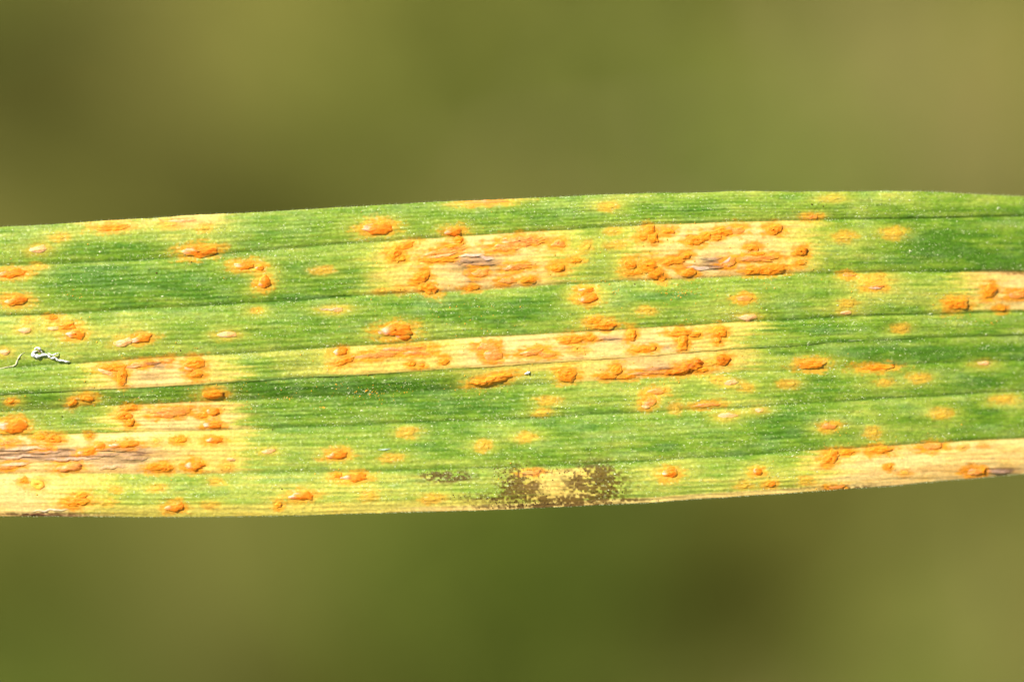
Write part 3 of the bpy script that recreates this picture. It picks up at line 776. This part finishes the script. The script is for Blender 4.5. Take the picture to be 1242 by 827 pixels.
# ---- the fine teeth along both margins, and short hairs
vv, ff = [], []
def hair(b, t, r):
    i = len(vv); d = t - b; sx = np.cross(d, [0, 0, 1.0]); sx /= (np.linalg.norm(sx) + 1e-12); sz = np.array([0, 0, 1.0])
    for a in (0, 2.1, 4.2): vv.append(b + (sx * math.cos(a) + sz * math.sin(a)) * r)
    vv.append(t); ff.extend([[i, i + 1, i + 3], [i + 1, i + 2, i + 3], [i + 2, i, i + 3]])
for side, s in ((0, 0), (8, -1)):
    xs = np.arange(-60, 1300, 3.4) + rng.uniform(-1.2, 1.2, len(np.arange(-60, 1300, 3.4)))
    ye = np.interp(xs, XC, CV[side]); yi = ye + (1.0 if side == 0 else -1.0)
    w = surf(xs, yi)
    for x, y, z in zip(xs, ye, w):
        ln = rng.uniform(1.5, 3.4) * (1 if side == 0 else .55); sg = -1 if side == 0 else 1
        b = np.array([(x - 621) * PX, (413.5 - y - (-sg) * .6) * PX, (z - .6) * PX])
        t = b + np.array([rng.uniform(.3, 2.6), -sg * ln, rng.uniform(-.3, 1.4)]) * PX
        hair(b, t, .5 * PX)
o = mesh_np("margin_hair", np.array(vv), np.array(ff), M_wax, leaf, smooth=False); o["kind"] = "stuff"

# ---- sheath and stalk that carry the leaf, out of the picture to the left
b0 = Vector(tuple(pts_top[NR // 2, 0])); b0w = LEAF_MAT @ b0
inv = LEAF_MAT.inverted()
vv = []; nz, na = 24, 20
for i in range(nz):
    z = -0.01 + (b0w.z + .07 + .01) * i / (nz - 1)
    rr = .0026 + (.0022 if z > b0w.z - .08 and z < b0w.z else 0) * 1.0
    for j in range(na):
        a = 2 * math.pi * j / na
        vv.append(tuple(inv @ Vector((b0w.x - .002 + rr * math.cos(a) + .003 * math.sin(z * 9), b0w.y + rr * math.sin(a) * 1.0, z))))
idx = np.arange(nz * na).reshape(nz, na); nx = np.roll(idx, -1, 1)
ff = np.stack([idx[:-1], nx[:-1], nx[1:], idx[1:]], -1).reshape(-1, 4)
mesh_np("stalk", np.array(vv), ff, M_vein, leaf, cols=np.broadcast_to(alb('7c9a3a'), (len(vv), 3)))

# ------------------------------------------------------------------ the crumpled white scrap lying on the leaf
scrap = bpy.data.objects.new("husk_scrap", None); col.objects.link(scrap)
scrap["label"] = "tiny crumpled white scrap of husk lying near the left end of the leaf"
scrap["category"] = "husk scrap"
sw = float(surf([60], [432])[0])
scrap.matrix_world = LEAF_MAT @ Matrix.Translation(tuple(to_loc(np.array(60.), np.array(432.), np.array(sw))))


def cord(path, name, mat, parent, na=7):
    path = np.array(path, float)
    t = np.linspace(0, len(path) - 1, (len(path) - 1) * 5 + 1)
    q = np.stack([np.interp(t, np.arange(len(path)), path[:, i]) for i in range(4)], 1)
    for _ in range(2):
        q[1:-1] = .25 * q[:-2] + .5 * q[1:-1] + .25 * q[2:]
    w = surf(q[:, 0], q[:, 1])
    c3 = to_loc(q[:, 0] - 60 + 621, q[:, 1] - 432 + 413.5, w - sw + q[:, 2])
    tg = np.gradient(c3, axis=0); tg /= np.linalg.norm(tg, axis=1)[:, None]
    side = np.cross(tg, [0, 0, 1.0]); side /= np.linalg.norm(side, axis=1)[:, None]; up = np.cross(side, tg)
    rr = q[:, 3] * (.75 if name != 'fibre_strand' else .55) * (.4 + 1.2 * vn(np.arange(len(q)) / 1.7, np.zeros(len(q)) + path[0, 0], 141))
    a = np.linspace(0, 2 * np.pi, na, endpoint=False)
    v = c3[:, None] + (side[:, None] * np.cos(a)[None, :, None] + up[:, None] * np.sin(a)[None, :, None]) * (rr * PX)[:, None, None]
    idx = np.arange(len(q) * na).reshape(-1, na); nx = np.roll(idx, -1, 1)
    f = np.stack([idx[:-1], idx[1:], nx[1:], nx[:-1]], -1).reshape(-1, 4)
    return mesh_np(name, v.reshape(-1, 3), f, mat, parent)


M_dirt = plain("husk dirt", (.3, .2, .09), .8)
M_thread = plain("pale thread", (.8, .74, .42), .5)
cord([(46, 425, 2, .6), (40, 427, 2, 2.2), (40, 430, 2, 3.0), (43, 432, 2, 3.2), (48, 432, 2, 2.8), (52, 430, 2, 2.0), (58, 430, 3, 1.8), (62, 435, 2, 1.6), (67, 433, 3, 1.6), (70, 437, 2, 1.3), (76, 437, 2, 1.2), (80, 438.5, 2, 1.4), (84, 438.5, 1, .8)],
     "husk_strand", M_scrap, scrap)
cord([(42, 424, 3, .8), (45, 421, 4, 1.6), (49, 423, 4, 1.4), (51, 427, 3, .9)], "husk_strand", M_scrap, scrap)
cord([(58, 428, 2, .5), (64, 431, 4, .9), (68, 429, 4, 1.0), (71, 428, 2, .6)], "husk_strand", M_scrap, scrap)
cord([(46, 425, 3, .8), (48, 426.5, 4, 1.4), (50, 427, 3, .8)], "brown_crumb", M_dirt, scrap)
thr = bpy.data.objects.new("pale_thread", None)
col.objects.link(thr)
thr["label"] = "thin bent yellowish fibre beside the white husk scrap, by the left edge"; thr["category"] = "fibre"
thr.matrix_world = scrap.matrix_world.copy()
cord([(30, 427, .4, .4), (25, 430, .5, .9), (21, 436, .5, 1.4), (19, 442, .4, 1.4), (15, 444, .4, 1.4), (8, 445, .3, .9), (0, 447, .2, .7), (-12, 448, .1, .6)], "fibre_strand", M_thread, thr)

# a white seed-like crumb near the tall orange ridge
cr = cord([(636, 453.5, .8, .6), (638, 452.8, 1.0, 1.9), (641, 451.8, 1.0, 1.9), (643, 451.2, .8, .7)], "white_crumb", M_scrap, None, 9)
cr.matrix_world = scrap.matrix_world.copy()
cr["label"] = "tiny white crumb right of the raised orange ridge below the midrib"; cr["category"] = "crumb"
